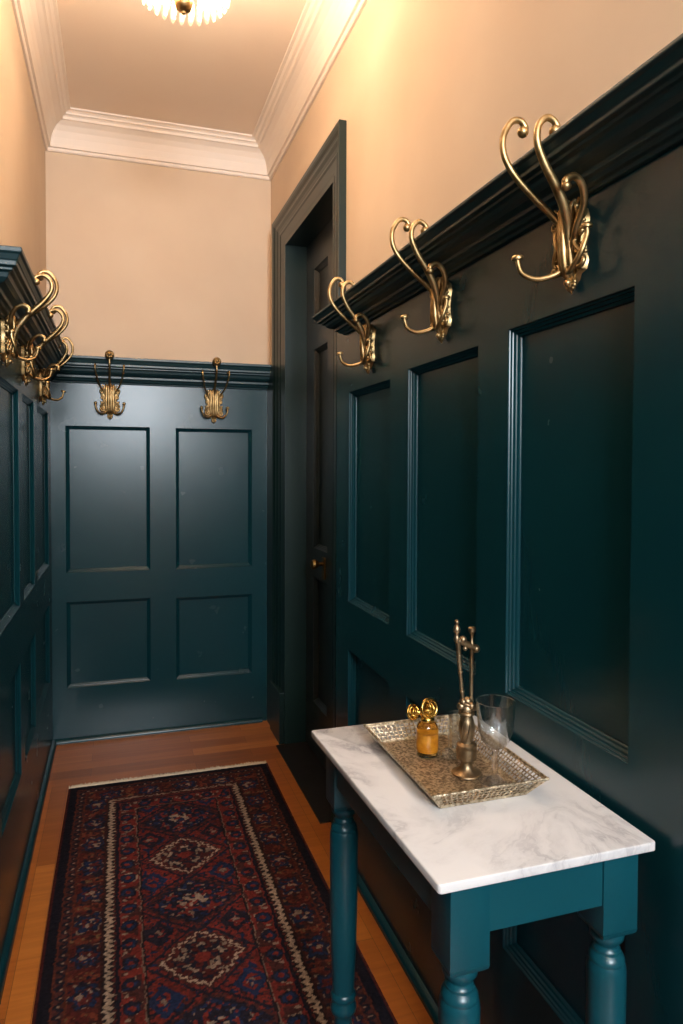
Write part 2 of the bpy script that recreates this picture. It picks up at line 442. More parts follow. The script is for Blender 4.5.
# ---------------------------------------------------------------- doorway casing, jamb, door
W = .135
AP = [(-.0,0),(0,.020),(.010,.022),(.046,.024),(.050,.030),(.056,.031),(.060,.026),(.075,.030),(.086,.040),(.092,.041),(.096,.036),(.104,.038),(.112,.050),(.120,.055),(.135,.055),(.135,0)]
bm = new_bm()
R = []
for (y, z, sy, sz) in ((DY0,0,-1,0),(DY0,DZ,-1,1),(DY1,DZ,1,1),(DY1,0,1,0)):
    R.append([(XR-h*.53, y+sy*d*(.85 if sy < 0 else 1.62), z+sz*d*1.17) for d, h in AP])
rings_sweep(bm, R)
o = struct('trim_11', bm, M_CASE)
b = o.modifiers.new('bev', 'BEVEL'); b.width = .0015; b.segments = 2; b.limit_method = 'ANGLE'
# plinth block of the far leg and sliver of panelling up to the corner
bm = new_bm(); box(bm, XR-.036, XR, DY1-.003, DY1+W*1.62+.006, 0, .26, .003); struct('trim_12', bm, M_CASE)
bm = new_bm(); box(bm, SR+.008, XR, DY1+W*1.62, SB, 0, RT); struct('trim_13', bm, M_CASE)
XD = .905
bm = new_bm()   # jamb lining
box(bm, XR-.012, XD+.05, DY1-.018, DY1, 0, DZ-.018); box(bm, XR-.012, XD+.05, DY0, DY0+.018, 0, DZ-.018); box(bm, XR-.012, XD+.05, DY0, DY1, DZ-.018, DZ)
struct('trim_14', bm, M_CASE)
bm = new_bm(); box(bm, XR-.055, XD+.05, DY0+.018, DY1-.018, 0, .006); struct('trim_15', bm, M_THRESHOLD)
AP2 = [(0,0),(0,.014),(.05,.016),(.056,.020),(.09,.020),(.100,.028),(.115,.028),(.115,0)]
bm = new_bm()
rings_sweep(bm, [[(XL+h, y+sy*d, z+sz*d) for d, h in AP2] for (y, z, sy, sz) in ((.80,0,-1,0),(.80,2.30,-1,1),(1.74,2.30,1,1),(1.74,0,1,0))])
struct('trim_16_added', bm, M_TEAL)  # out-of-view casing, added along with the left door
d2 = [(a,b_,c,d) for a,b_ in ((.90,1.21),(1.33,1.64)) for c,d in ((.25,.85),(1.0,1.60),(1.72,2.16))]
panelling('door_2_added', lambda u,v,h: (XL+.012+h*.45, u, v), .80, 1.74, (0,2.30), d2, .012/.45)  # unseen door added to darken the light bouncing off the left wall
lp2 = [(a,b_,c,d) for a,b_ in ((-2.1,-1.7),(-1.55,-1.15),(-1.0,-.6),(-.45,-.05),(.1,.5)) for c,d in ((.925,1.655),(.35,.735))]
panelling('trim_17_added', lambda u,v,h: PLeft(u,v,h*.7), YF+.01, .66, (0,RT), lp2, .018/.7)  # unseen panelling added to cut the same bounce nearer the front
PD = lambda u, v, h: (XD-h, u, v+.01)
dp = []
for a, b_ in ((2.69,2.915),(3.01,3.24)): dp += [(a,b_,2.08,2.34),(a,b_,1.0,1.955),(a,b_,.25,.86)]
door = panelling('door_1', PD, DY0+.02, DY1-.02, (0,DZ-.03), dp, .04, 'panel_moulding', M_DOOR)
bm = new_bm(); box(bm, XD-.008, XD, 3.03, 3.07, .885, .985, .002); hp = struct('handle_plate', bm, M_HANDLE, door)
bm = new_bm(); lathe(bm, [(.008,0),(.008,.02),(.018,.028),(.024,.04),(.022,.052),(.012,.058),(0,.059)], 20, (XD-.008,3.05,.955), (-1,0,0)); hk = struct('door_knob', bm, M_HANDLE, door, smooth=True)

# ---------------------------------------------------------------- coat hooks
def hook_parts(root, wallkind, s=1, tight=False):
    """local frame: X along the wall, Y out of the wall, Z up, origin at the lowest tip of the plate; s mirrors left-right"""
    px, pz = (.82, 1.0) if wallkind == 'side' else (1.14, 1.14)
    X = lambda p: (p[0]*s, p[1], p[2])
    def PS(bm): bmesh.ops.scale(bm, vec=(px, 1.1, pz), verts=bm.verts); return bm
    # ---- back plate: waisted outline, fluted centre
    bm = new_bm()
    out = [(0,.018),(.012,.024),(.018,.034),(.034,.038),(.040,.052),(.034,.066),(.030,.086),(.036,.104),(.042,.120),(.036,.136),(.026,.142),(.012,.150),(0,.156)]
    pts = out + [(-x, z) for x, z in out[::-1][1:-1]]
    f = [bm.verts.new((x*.95, .010, z)) for x, z in pts]; g = [bm.verts.new((x*1.06, 0, .08+(z-.08)*1.05)) for x, z in pts]
    c = bm.verts.new((0, .014, .085)); n = len(pts)
    for i in range(n):
        j = (i+1) % n
        bm.faces.new((f[i], f[j], c)); bm.faces.new((g[i], g[j], f[j], f[i]))
    bm.faces.new(g[::-1])
    smooth_by_angle(obj('backplate', PS(bm), M_BRASS, root), 50)
    # ---- fluted column of reeds that rises into the prongs
    bm = new_bm()
    for x, yy, r in ((-.016,.018,.0058),(-.0055,.024,.0064),(.0055,.024,.0064),(.016,.018,.0058)):
        tube(bm, [(x*.45,yy*.7,.026),(x*.8,yy,.040),(x,yy+.004,.075),(x*.85,yy+.005,.110),(x*.95,yy+.002,.145),(x*1.1,yy-.004,.158)], [r*.6,r,r*1.05,r,r,r*.6], 8, 5)
    smooth_by_angle(obj('reeded_column', PS(bm), M_BRASS, root), 60)
    # ---- foliate scrolls down both sides
    bm = new_bm()
    for q in (-1, 1):
        for (cx, cz, Rr, r) in ((.033,.127,.0085,.0036),(.030,.099,.0065,.0032),(.029,.070,.0075,.0034),(.031,.047,.0095,.0036)):
            torus(bm, (q*cx, .015, cz), Rr, r, (0,1,.15), 16, 7)
            ball(bm, (q*cx, .018, cz), r*1.15, 8)
        tube(bm, [(q*.022,.014,.036),(q*.036,.016,.058),(q*.024,.020,.082),(q*.034,.016,.112),(q*.022,.016,.142),(q*.032,.018,.154)], [.002,.0035,.0036,.0036,.0034,.002], 7, 5)
        for k in range(4): ball(bm, (q*(.040-.002*k), .012, .062+.018*k), .0038, 8)
    bmesh.ops.scale(bm, vec=(1.3 if wallkind == 'side' else 1, 1.15, 1), verts=bm.verts)
    smooth_by_angle(obj('leaf_scroll', PS(bm), M_BRASS, root), 60)
    # ---- rosette pendant under the plate
    bm = new_bm()
    for k in range(7):
        a = -PI/2 + (k-3)*.55
        ball(bm, (.009*math.cos(a), .012, .018+.010*math.sin(a)), .0052, 8)
    ball(bm, (0,.020,.018), .0065, 10); ball(bm, (0,.012,.030), .010, 10); tube(bm, [(0,.012,.02),(0,.013,.008),(0,.010,-.001)], [.008,.005,.001], 8, 4)
    smooth_by_angle(obj('rosette', bm, M_BRASS, root), 60)
    # ---- prongs
    def prong(name, pts, rad, tip, tipr=.008):
        bm = new_bm(); tube(bm, [X(p) for p in pts], rad, 12, 7)
        if tip: ball(bm, X(tip), tipr, 12)
        smooth_by_angle(obj(name, bm, M_BRASS, root), 60)
    if wallkind == 'side':
        A = [(.006,.024,.070),(.012,.026,.115),(.022,.038,.140),(.028,.066,.166),(.031,.106,.202),(.033,.128,.236),(.034,.130,.270),(.034,.114,.298),(.033,.097,.302),(.033,.087,.291),(.034,.092,.281)]
        Bp = [(-.006,.024,.060),(-.014,.030,.105),(-.026,.046,.136),(-.033,.068,.166),(-.038,.095,.200),(-.041,.111,.232),(-.042,.109,.258),(-.042,.094,.273),(-.042,.079,.269),(-.042,.073,.257),(-.042,.079,.250)]
        if tight:
            A = [(x*.5, y*1.12, z*.96) for x, y, z in A]; Bp = [(x*.55, y*1.22, z*.985) for x, y, z in Bp]
        prong('long_prong', A, [.0044,.0056,.0064,.0064,.0060,.0057,.0057,.0057,.0057,.0058,.006], (A[-1][0], A[-1][1]-.001, A[-1][2]+.003), .0100)
        prong('long_prong', Bp, [.0050,.0078,.0088,.0080,.0070,.0062,.0058,.0058,.0058,.0058,.006], (Bp[-1][0], Bp[-1][1]-.001, Bp[-1][2]+.003), .0100)
        prong('short_prong', [(-.014,.022,.070),(-.034,.028,.102),(-.056,.030,.132),(-.070,.043,.156),(-.075,.062,.168),(-.076,.079,.160),(-.076,.079,.150)],
              [.005,.0062,.0062,.0062,.0062,.0066,.006], (-.076,.079,.150), .0080)
        prong('lower_hook', [(.004,.022,.044),(.014,.040,.032),(.030,.064,.028),(.044,.083,.040),(.048,.090,.060),(.048,.090,.066)], [.0050,.0050,.0048,.0046,.0044,.0044], None)
        bm = new_bm(); lathe(bm, [(.004,0),(.010,.001),(.011,.005),(.008,.009),(0,.010)], 14, X((.048,.090,.064)), (0,.2,1)); smooth_by_angle(obj('hook_tip', bm, M_BRASS, root), 60)
        prong('lower_hook', [(-.004,.022,.044),(-.022,.034,.030),(-.046,.044,.030),(-.066,.042,.050),(-.070,.034,.078),(-.070,.034,.090)], [.0050,.0050,.0048,.0046,.0046,.0046], None)
        bm = new_bm(); lathe(bm, [(.004,0),(.009,.001),(.010,.005),(.007,.009),(0,.010)], 14, X((-.070,.034,.089)), (0,.1,1)); smooth_by_angle(obj('hook_tip', bm, M_BRASS, root), 60)
    else:
        prong('long_prong', [(0,.026,.090),(0,.030,.140),(0,.050,.180),(0,.095,.215),(0,.130,.255),(0,.135,.300),(0,.130,.308)],
              [.005,.0056,.0056,.0054,.0050,.0046,.0046], None)
        bm = new_bm(); ball(bm, (0,.132,.311), .0225, 14)
        for k in range(8):
            a = 2*PI*k/8; ball(bm, (.013*math.cos(a), .132+.016, .311+.013*math.sin(a)), .0065, 8)
        ball(bm, (0,.152,.311), .007, 8)
        smooth_by_angle(obj('ball_finial', bm, M_BRASS, root), 60)
        for q in (-1, 1):
            prong('long_prong', [(q*.020,.020,.120),(q*.034,.030,.150),(q*.052,.060,.180),(q*.062,.095,.215),(q*.068,.112,.250),(q*.068,.100,.268),(q*.066,.084,.266)],
                  [.003,.0042,.0042,.0040,.0040,.0040,.0040], (q*.066,.080,.262), .006)
            prong('lower_hook', [(q*.010,.022,.046),(q*.030,.036,.030),(q*.052,.050,.034),(q*.066,.056,.058),(q*.068,.054,.076)], [.0052,.0052,.0050,.0048,.0046], (q*.068,.054,.080), .0085)

def copy_tree(src, label, loc, rz=None, group=None):
    r = src.copy(); COL.objects.link(r); r.location = loc; r['label'] = label
    if rz is not None: r.rotation_euler = (0,0,rz)
    if group: r['group'] = group
    for ch in list(src.children):
        c = ch.copy(); COL.objects.link(c); c.parent = r; c.matrix_parent_inverse = ch.matrix_parent_inverse
        for g in list(ch.children):
            d = g.copy(); COL.objects.link(d); d.parent = c
    return r

GR = 'scrolled brass coat hooks on the right wall panelling'
h1 = thing('coat_hook', 'large scrolled brass coat hook nearest the camera on the right wall rail', 'coat hook', (SR+.0015, 1.046, 1.707), PI/2, GR)
hook_parts(h1, 'side', 1)
copy_tree(h1, 'middle one of the three brass coat hooks along the right wall rail', (SR+.0015, 1.560, 1.707), None, GR)
copy_tree(h1, 'farthest brass coat hook on the right wall, next to the door casing', (SR+.0015, 2.085, 1.697), None, GR)
GL = 'scrolled brass coat hooks on the left wall panelling'
h2 = thing('coat_hook', 'nearest brass coat hook on the left wall, with a double scroll beside the rail end', 'coat hook', (SL-.0015, 2.235, 1.688), -PI/2, GL)
hook_parts(h2, 'side', -1, True)
copy_tree(h2, 'middle one of the three brass coat hooks on the left wall', (SL-.0015, 2.68, 1.682), None, GL)
h4 = thing('coat_hook', 'farthest brass coat hook on the left wall, lowest in view and nearest the corner', 'coat hook', (SL-.0015, 3.27, 1.663), -PI/2, GL)
hook_parts(h4, 'side', -1)
GB = 'brass coat hooks with ball finials on the back wall'
h3 = thing('coat_hook', 'small brass coat hook with ball finial on the back wall, above the left panels', 'coat hook', (-.034, SB+.0015, 1.637), PI, GB)
hook_parts(h3, 'back')
copy_tree(h3, 'small brass coat hook with ball finial on the back wall, above the right panels', (.490, SB+.0015, 1.630), None, GB)

# ---------------------------------------------------------------- marble-topped table
TX0, TX1, TY0, TY1, TZ = .402, .757, .819, 1.392, .848
T = thing('console_table', 'teal painted console table with turned legs and a white marble top', 'table', ((TX0+TX1)/2, (TY0+TY1)/2, 0))
ox, oy = T.location.x, T.location.y
bm = new_bm(); box(bm, TX0-ox, TX1-ox, TY0-oy, TY1-oy, TZ-.014, TZ)
for v in bm.verts:
    if v.co.y > 0 and v.co.x < 0: v.co.x -= .018
vert = [e for e in bm.edges if abs((e.verts[0].co-e.verts[1].co).z) > .01]
bmesh.ops.bevel(bm, geom=vert, offset=.006, segments=4, affect='EDGES', profile=.5)
hor = [e for e in bm.edges if abs((e.verts[0].co-e.verts[1].co).z) < .001 and len(e.link_faces) == 2 and e.calc_face_angle(0) > 1]
bmesh.ops.bevel(bm, geom=hor, offset=.0022, segments=3, affect='EDGES', profile=.5)
o = obj('marble_top', bm, M_MARBLE, T); o['label'] = 'white marble slab with grey veins'
smooth_by_angle(o, 40)
B = .061; LX0, LX1, LY0, LY1 = .427, .737, .834, 1.378
bm = new_bm()
za, zb_ = .756, TZ-.0145
box(bm, LX0+B-ox, LX1-B-ox, LY0+.004-oy, LY0+.026-oy, za, zb_)
box(bm, LX0+B-.015-ox, LX1-B-ox, LY1-.026-oy, LY1-.004-oy, za, zb_)
box(bm, LX0+.004-ox, LX0+.024-ox, LY0+B-oy, LY1-B-oy, za, zb_)
for v in list(bm.verts)[-8:]:
    if v.co.y > 0: v.co.x -= .014
box(bm, LX1-.026-ox, LX1-.004-ox, LY0+B-oy, LY1-B-oy, za, zb_)
obj('apron', bm, M_TABLE, T)
def leg(cx, cy, foot):
    bm = new_bm()
    h = B/2
    box(bm, -h, h, -h, h, .712, TZ-.0145, .0015)
    # chamfered block underside
    pr = [(h*1.0,.712),(h*.96,.706),(h*.80,.701)]
    rings = [[(sx*r, sy*r, z) for sx, sy in ((-1,-1),(1,-1),(1,1),(-1,1))] for r, z in pr]
    rings_sweep(bm, rings)
    prof = [(.014,.686),(.0235,.682),(.0262,.676),(.0250,.668),(.0200,.662),(.0172,.657),(.0185,.652),(.0205,.650),(.0205,.646),(.0240,.642),(.0265,.637),(.0270,.633),(.0262,.631),(.0285,.625),(.0292,.618),
            (.0292,.60),(.0285,.50),(.0262,.40),(.0225,.312),(.0250,.309),(.0268,.303),(.0250,.297),(.0222,.295),(.0232,.290),(.0265,.283),(.0275,.277),(.0255,.270),(.0200,.265),(.0182,.258),
            (.0178,.245),(.0190,.240),(.0200,.235),(.0185,.230),(.0180,.225),(.0172,.12),(.0150,.02),(.0140,0)]
    prof = [(r, z+.022 if z > .55 else (z if z > .05 else z+foot)) for r, z in prof]
    lathe(bm, prof, 28)
    o = obj('leg', bm, M_TABLE, T); o.location = (cx-ox, cy-oy, 0.0)
    smooth_by_angle(o, 40)
leg(LX0+B/2, LY0+B/2, .0100); leg(LX0+B/2-.014, LY1-B/2, .0100)      # on the rug
leg(LX1-B/2, LY0+B/2, 0); leg(LX1-B/2, LY1-B/2, 0)

# ---------------------------------------------------------------- tray
ZT = TZ+.0005
tr = thing('serving_tray', 'rectangular engraved metal tray with flared pierced sides on the marble table', 'tray', (0.5745, 1.1412, ZT))
def TL(x, y, z): return Vector((x-.587, y-1.166, z))
bx0, bx1, by0, by1 = .507, .666, 1.030, 1.302
rx0, rx1, ry0, ry1 = .483, .694, 1.008, 1.324
hz = .033
bm = new_bm()
n_ = 1
p = [TL(bx0,by0,0), TL(bx1,by0,0), TL(bx1,by1,0), TL(bx0,by1,0)]
a = [bm.verts.new(q) for q in p]; b2 = [bm.verts.new(q+Vector((0,0,.003))) for q in p]
bm.faces.new(a[::-1]); bm.faces.new(b2)
for i in range(4): bm.faces.new((a[i], a[(i+1)%4], b2[(i+1)%4], b2[i]))
obj('tray_floor', bm, M_TRAY, tr)
bc = [(bx0,by0),(bx1,by0),(bx1,by1),(bx0,by1)]; rc = [(rx0,ry0),(rx1,ry0),(rx1,ry1),(rx0,ry1)]
for i in range(4):
    j = (i+1) % 4
    b0, b1_, r0, r1 = TL(*bc[i],.001), TL(*bc[j],.001), TL(*rc[i],hz), TL(*rc[j],hz)
    L = (b1_-b0).length; nc = int(round(L/.0078)); nr = 4
    bm = new_bm()
    S = lambda s, t: (b0.lerp(b1_, s)).lerp(r0.lerp(r1, s), t)
    t0, t1 = .16, .90
    grid = [[bm.verts.new(S(s/nc, t0+(t1-t0)*t/nr)) for t in range(nr+1)] for s in range(nc+1)]
    low = [bm.verts.new(S(s/nc, 0)) for s in range(nc+1)]; hi = [bm.verts.new(S(s/nc, 1)) for s in range(nc+1)]
    for s in range(nc):
        bm.faces.new((low[s], low[s+1], grid[s+1][0], grid[s][0])); bm.faces.new((grid[s][nr], grid[s+1][nr], hi[s+1], hi[s]))
        for t in range(nr):
            cs = [grid[s][t], grid[s+1][t], grid[s+1][t+1], grid[s][t+1]]
            if s == 0 or s == nc-1:
                bm.faces.new(cs); continue
            off = .5 if 1 else 0
            cc = S((s+.5)/nc, t0+(t1-t0)*(t+.5)/nr)
            k = .72 if (s+t) % 2 == 0 else .62
            inn = [bm.verts.new(cc + (v.co-cc)*k) for v in cs]
            for q in range(4): bm.faces.new((cs[q], cs[(q+1)%4], inn[(q+1)%4], inn[q]))
    o = obj('pierced_side', bm, M_TRAYWALL, tr)
    sm = o.modifiers.new('sol', 'SOLIDIFY'); sm.thickness = .0008; sm.offset = 0
bm = new_bm()
for i in range(4):
    j = (i+1) % 4
    tube(bm, [TL(*rc[i],hz), TL(*rc[j],hz)], .0022, 8, 1)
    tube(bm, [TL(*bc[i],.002), TL(*bc[j],.002)], .002, 8, 1)
    tube(bm, [TL(*bc[i],.002), TL(*rc[i],hz)], .0018, 8, 1)
    ball(bm, TL(*rc[i],hz), .003, 8)
smooth_by_angle(obj('rim_wire', bm, M_TRAYWALL, tr), 60)

ZI = ZT+.0036
# ---- amber bottle with filigree stopper
bt = thing('perfume_bottle', 'small amber glass bottle with knobbly golden ring stopper at the left of the tray', 'bottle', (0.5603, 1.1960, ZI))
bm = new_bm()
lathe(bm, [(0,.006),(.018,.006),(.0205,.010),(.0212,.020),(.0210,.045),(.0200,.056),(.016,.063),(.0125,.066),(.0125,.072),(0,.072)], 28)
smooth_by_angle(obj('bottle_body', bm, M_AMBER, bt), 40)
bm = new_bm(); lathe(bm, [(0,0),(.019,0),(.0200,.002),(.0190,.0052),(0,.0055)], 28); smooth_by_angle(obj('glass_foot', bm, M_YGLASS, bt), 40)
bm = new_bm(); lathe(bm, [(0,.0085),(.0165,.0085),(.0180,.012),(.0186,.022),(.0184,.040),(.0172,.043),(0,.0435)], 24)
M_LIQ = paint('golden_contents', srgb(196, 140, 40), srgb(232, 186, 84), .5, 160, .5, 60)
smooth_by_angle(obj('golden_contents', bm, M_LIQ, bt), 40)
st = new_bm()
rs = random.Random(11)
for k in range(9):
    a = k*1.9; c_ = (.002+rs.uniform(-.005,.005), rs.uniform(-.005,.005), .085+rs.uniform(-.006,.008))
    torus(st, c_, rs.uniform(.009,.0145), rs.uniform(.0018,.0028), (math.cos(a), math.sin(a), rs.uniform(-1,1)), 20, 7)
torus(st, (.003,-.002,.090), .0165, .0034, (.15,-1,.25), 26, 8)
ball(st, (.002,0,.086), .008, 12)
lathe(st, [(.011,.062),(.014,.066),(.013,.072),(.010,.075)], 20)
smooth_by_angle(obj('ring_stopper', st, M_GOLD, bt), 60)
sk = new_bm()
for ang in range(0, 180, 36):
    a = math.radians(ang)
    torus(sk, (-.026+rs.uniform(-.002,.002),.008,.083+rs.uniform(-.002,.002)), rs.uniform(.008,.012), .0022, (math.cos(a), math.sin(a), rs.uniform(-.8,.8)), 18, 7)
torus(sk, (-.027,.007,.083), .0125, .0028, (.2,-1,.2), 20, 7); ball(sk, (-.027,.008,.083), .0055, 12)
tube(sk, [(-.014,.004,.082),(-.024,.007,.083)], .005, 10, 3)
smooth_by_angle(obj('side_knob', sk, M_GOLD, bt), 60)

# ---- brass stand with two rods
ss = thing('brass_stand', 'tall worn brass tool with round foot and two upright rods, standing on the tray', 'bar tool', (0.5926, 1.1001, ZI))
bm = new_bm(); lathe(bm, [(0,0),(.0255,0),(.0268,.0015),(.0262,.0035),(.020,.006),(.0135,.0105),(.0105,.016),(.0100,.024),(.0105,.028),(0,.028)], 32); smooth_by_angle(obj('round_foot', bm, M_BRASS2, ss), 40)
bm = new_bm(); lathe(bm, [(0,.0275),(.0165,.0275),(.0182,.029),(.0182,.046),(.0175,.048),(.0182,.050),(.0178,.054),(.0135,.058),(0,.058)], 32); smooth_by_angle(obj('collar', bm, M_BRASS2, ss), 40)
bm = new_bm(); lathe(bm, [(0,.056),(.0115,.057),(.0105,.064),(.0125,.078),(.0132,.088),(.0115,.098),(.0085,.104),(.0100,.108),(0,.109)], 24)
for k in range(6):
    a = 2*PI*k/6; tube(bm, [(.0105*math.cos(a), .0105*math.sin(a), .062),(.0130*math.cos(a+.4), .0130*math.sin(a+.4), .085),(.009*math.cos(a+.8), .009*math.sin(a+.8), .103)], .0018, 6, 4)
smooth_by_angle(obj('vase_body', bm, M_BRASS2, ss), 50)
bm = new_bm()
for (x, y, z, r) in ((0,0,.117,.0125),(-.010,.003,.122,.008),(.010,-.002,.120,.008),(.004,-.009,.125,.007),(-.004,.009,.113,.007),(.001,0,.131,.008),(-.009,-.003,.132,.006),(.009,.003,.132,.006)):
    ball(bm, (x,y,z), r, 10)
torus(bm, (0,0,.110), .012, .003); torus(bm, (0,0,.127), .0125, .0025, (.3,0,1))
smooth_by_angle(obj('knot', bm, M_BRASS2, ss), 60)
bm = new_bm(); tube(bm, [(-.008,0,.130),(-.012,0,.165),(-.016,0,.205),(-.019,0,.238)], [.0042,.0034,.0042,.0046], 10, 5)
for z, r in ((.150,.0048),(.185,.0046),(.215,.005)): torus(bm, (-.008-(z-.13)*.10,0,z), .0032, .0016)
smooth_by_angle(obj('slanted_rod', bm, M_BRASS2, ss), 60)
bm = new_bm(); lathe(bm, [(.0040,.130),(.0038,.135),(.0030,.140),(.0034,.150),(.0034,.228),(.0046,.231),(.0046,.236),(.0030,.238),(.0030,.250),(.0048,.254),(.0070,.256),(.0070,.262),(.0050,.264),(0,.265)], 20, (.0085,0,0)); smooth_by_angle(obj('upright_rod', bm, M_BRASS2, ss), 40)
bm = new_bm(); tube(bm, [(-.022,0,.242),(-.010,0,.238),(.002,0,.232),(.014,0,.226)], [.0050,.0060,.0056,.0060], 10, 5)
ball(bm, (.017,0,.224), .0075, 10); ball(bm, (-.010,-.002,.243), .0068, 10); ball(bm, (-.004,.001,.226), .0045, 10)
smooth_by_angle(obj('cross_lever', bm, M_BRASS2, ss), 60)
bm = new_bm(); lathe(bm, [(.0045,.240),(.0058,.244),(.0040,.249),(.0034,.254),(.0060,.257),(.0066,.262),(.0048,.267),(.0026,.270),(.0042,.273),(.0040,.277),(0,.280)], 18, (-.0215,0,0)); smooth_by_angle(obj('finial', bm, M_BRASS2, ss), 50)

# ---- cut glass vial behind the stand
def faceted(prof, n, twist=0):
    bm = new_bm(); lathe(bm, prof, n); return bm
vl = thing('glass_vial', 'narrow clear cut-glass vial standing behind the brass stand on the tray', 'glass', (0.6088, 1.1705, ZI))
bm = new_bm()
lathe(bm, [(0,0),(.0155,0),(.0165,.004),(.0150,.010),(.0168,.016),(.0150,.026),(.0168,.036),(.0150,.046),(.0165,.056),(.0152,.066),(.0165,.084),(.0140,.084),(.0130,.030),(.0120,.020),(0,.018)], 12, cap=False)
obj('vial_body', bm, M_GLASS, vl)
gs = thing('glass_stopper', 'small round clear glass stopper lying on the tray between bottle and brass stand', 'stopper', (0.5872, 1.1647, ZI+.0105))
bm = new_bm(); bmesh.ops.create_icosphere(bm, subdivisions=2, radius=.0135); bmesh.ops.scale(bm, vec=(1,1,.77), verts=bm.verts); obj('faceted_ball', bm, M_GLASS, gs)
bm = new_bm(); lathe(bm, [(0,0),(.005,.001),(.0042,.020),(0,.021)], 12, (.012,-.002,-.003), (1,-.1,-.12)); obj('stopper_peg', bm, M_GLASS, gs)

# ---- goblet
gb = thing('wine_glass', 'clear stemmed cut-glass goblet at the right front of the tray', 'glass', (0.6269, 1.0599, ZI))
bm = new_bm()
lathe(bm, [(0,0),(.0285,0),(.0292,.0012),(.0285,.0024),(.018,.0040),(.008,.0075),(.0050,.012),(.0045,.022),(.0062,.027),(.0046,.032),(.0044,.046),(.0060,.052),(.0055,.056),(.0040,.058),(0,.058)], 32, cap=False)
M_SOLID = glass('solid_clear_glass', (1,1,1), 1.45, .02)
_n = M_SOLID.node_tree; _x = nd(_n, 'ShaderNodeMixShader', Fac=.22); _t = nd(_n, 'ShaderNodeBsdfTransparent')
_n.links.new(_n.nodes['Principled BSDF'].outputs[0], _x.inputs[1]); _n.links.new(_t.outputs[0], _x.inputs[2]); _n.links.new(_x.outputs[0], _n.nodes['Material Output'].inputs['Surface'])
smooth_by_angle(obj('stem_and_foot', bm, M_SOLID, gb), 40)
bm = new_bm()
n = 48; prof = [(.004,.0575),(.010,.0585),(.018,.063),(.0245,.072),(.0290,.084),(.0315,.098),(.0330,.115),(.0338,.132),(.0342,.1405),(.0334,.1412),(.0326,.1405),(.0322,.132),(.0314,.115),(.0298,.098),(.0270,.084),(.0220,.0735),(.0150,.066),(.006,.0625),(0,.062)]
rings = []
for i, (r, z) in enumerate(prof):
    if r < 1e-5: rings.append([bm.verts.new((0,0,z))]); continue
    ring = []
    for k in range(n):
        d = 0
        if 1 <= i <= 6:
            ph = (k % 4)/4.0
            d = -.0016*abs(math.sin(PI*k/4.0 + (i % 2)*PI/2))*(1 if i < 6 else .4)
        ring.append(bm.verts.new(((r+d)*math.cos(2*PI*k/n), (r+d)*math.sin(2*PI*k/n), z)))
    rings.append(ring)
bm.faces.new(rings[0][::-1])
for A_, B_ in zip(rings, rings[1:]):
    for k in range(n):
        k2 = (k+1) % n
        if len(B_) == 1: bm.faces.new((A_[k], A_[k2], B_[0]))
        else: bm.faces.new((A_[k], A_[k2], B_[k2], B_[k]))
smooth_by_angle(obj('bowl', bm, M_GLASS, gb), 25)

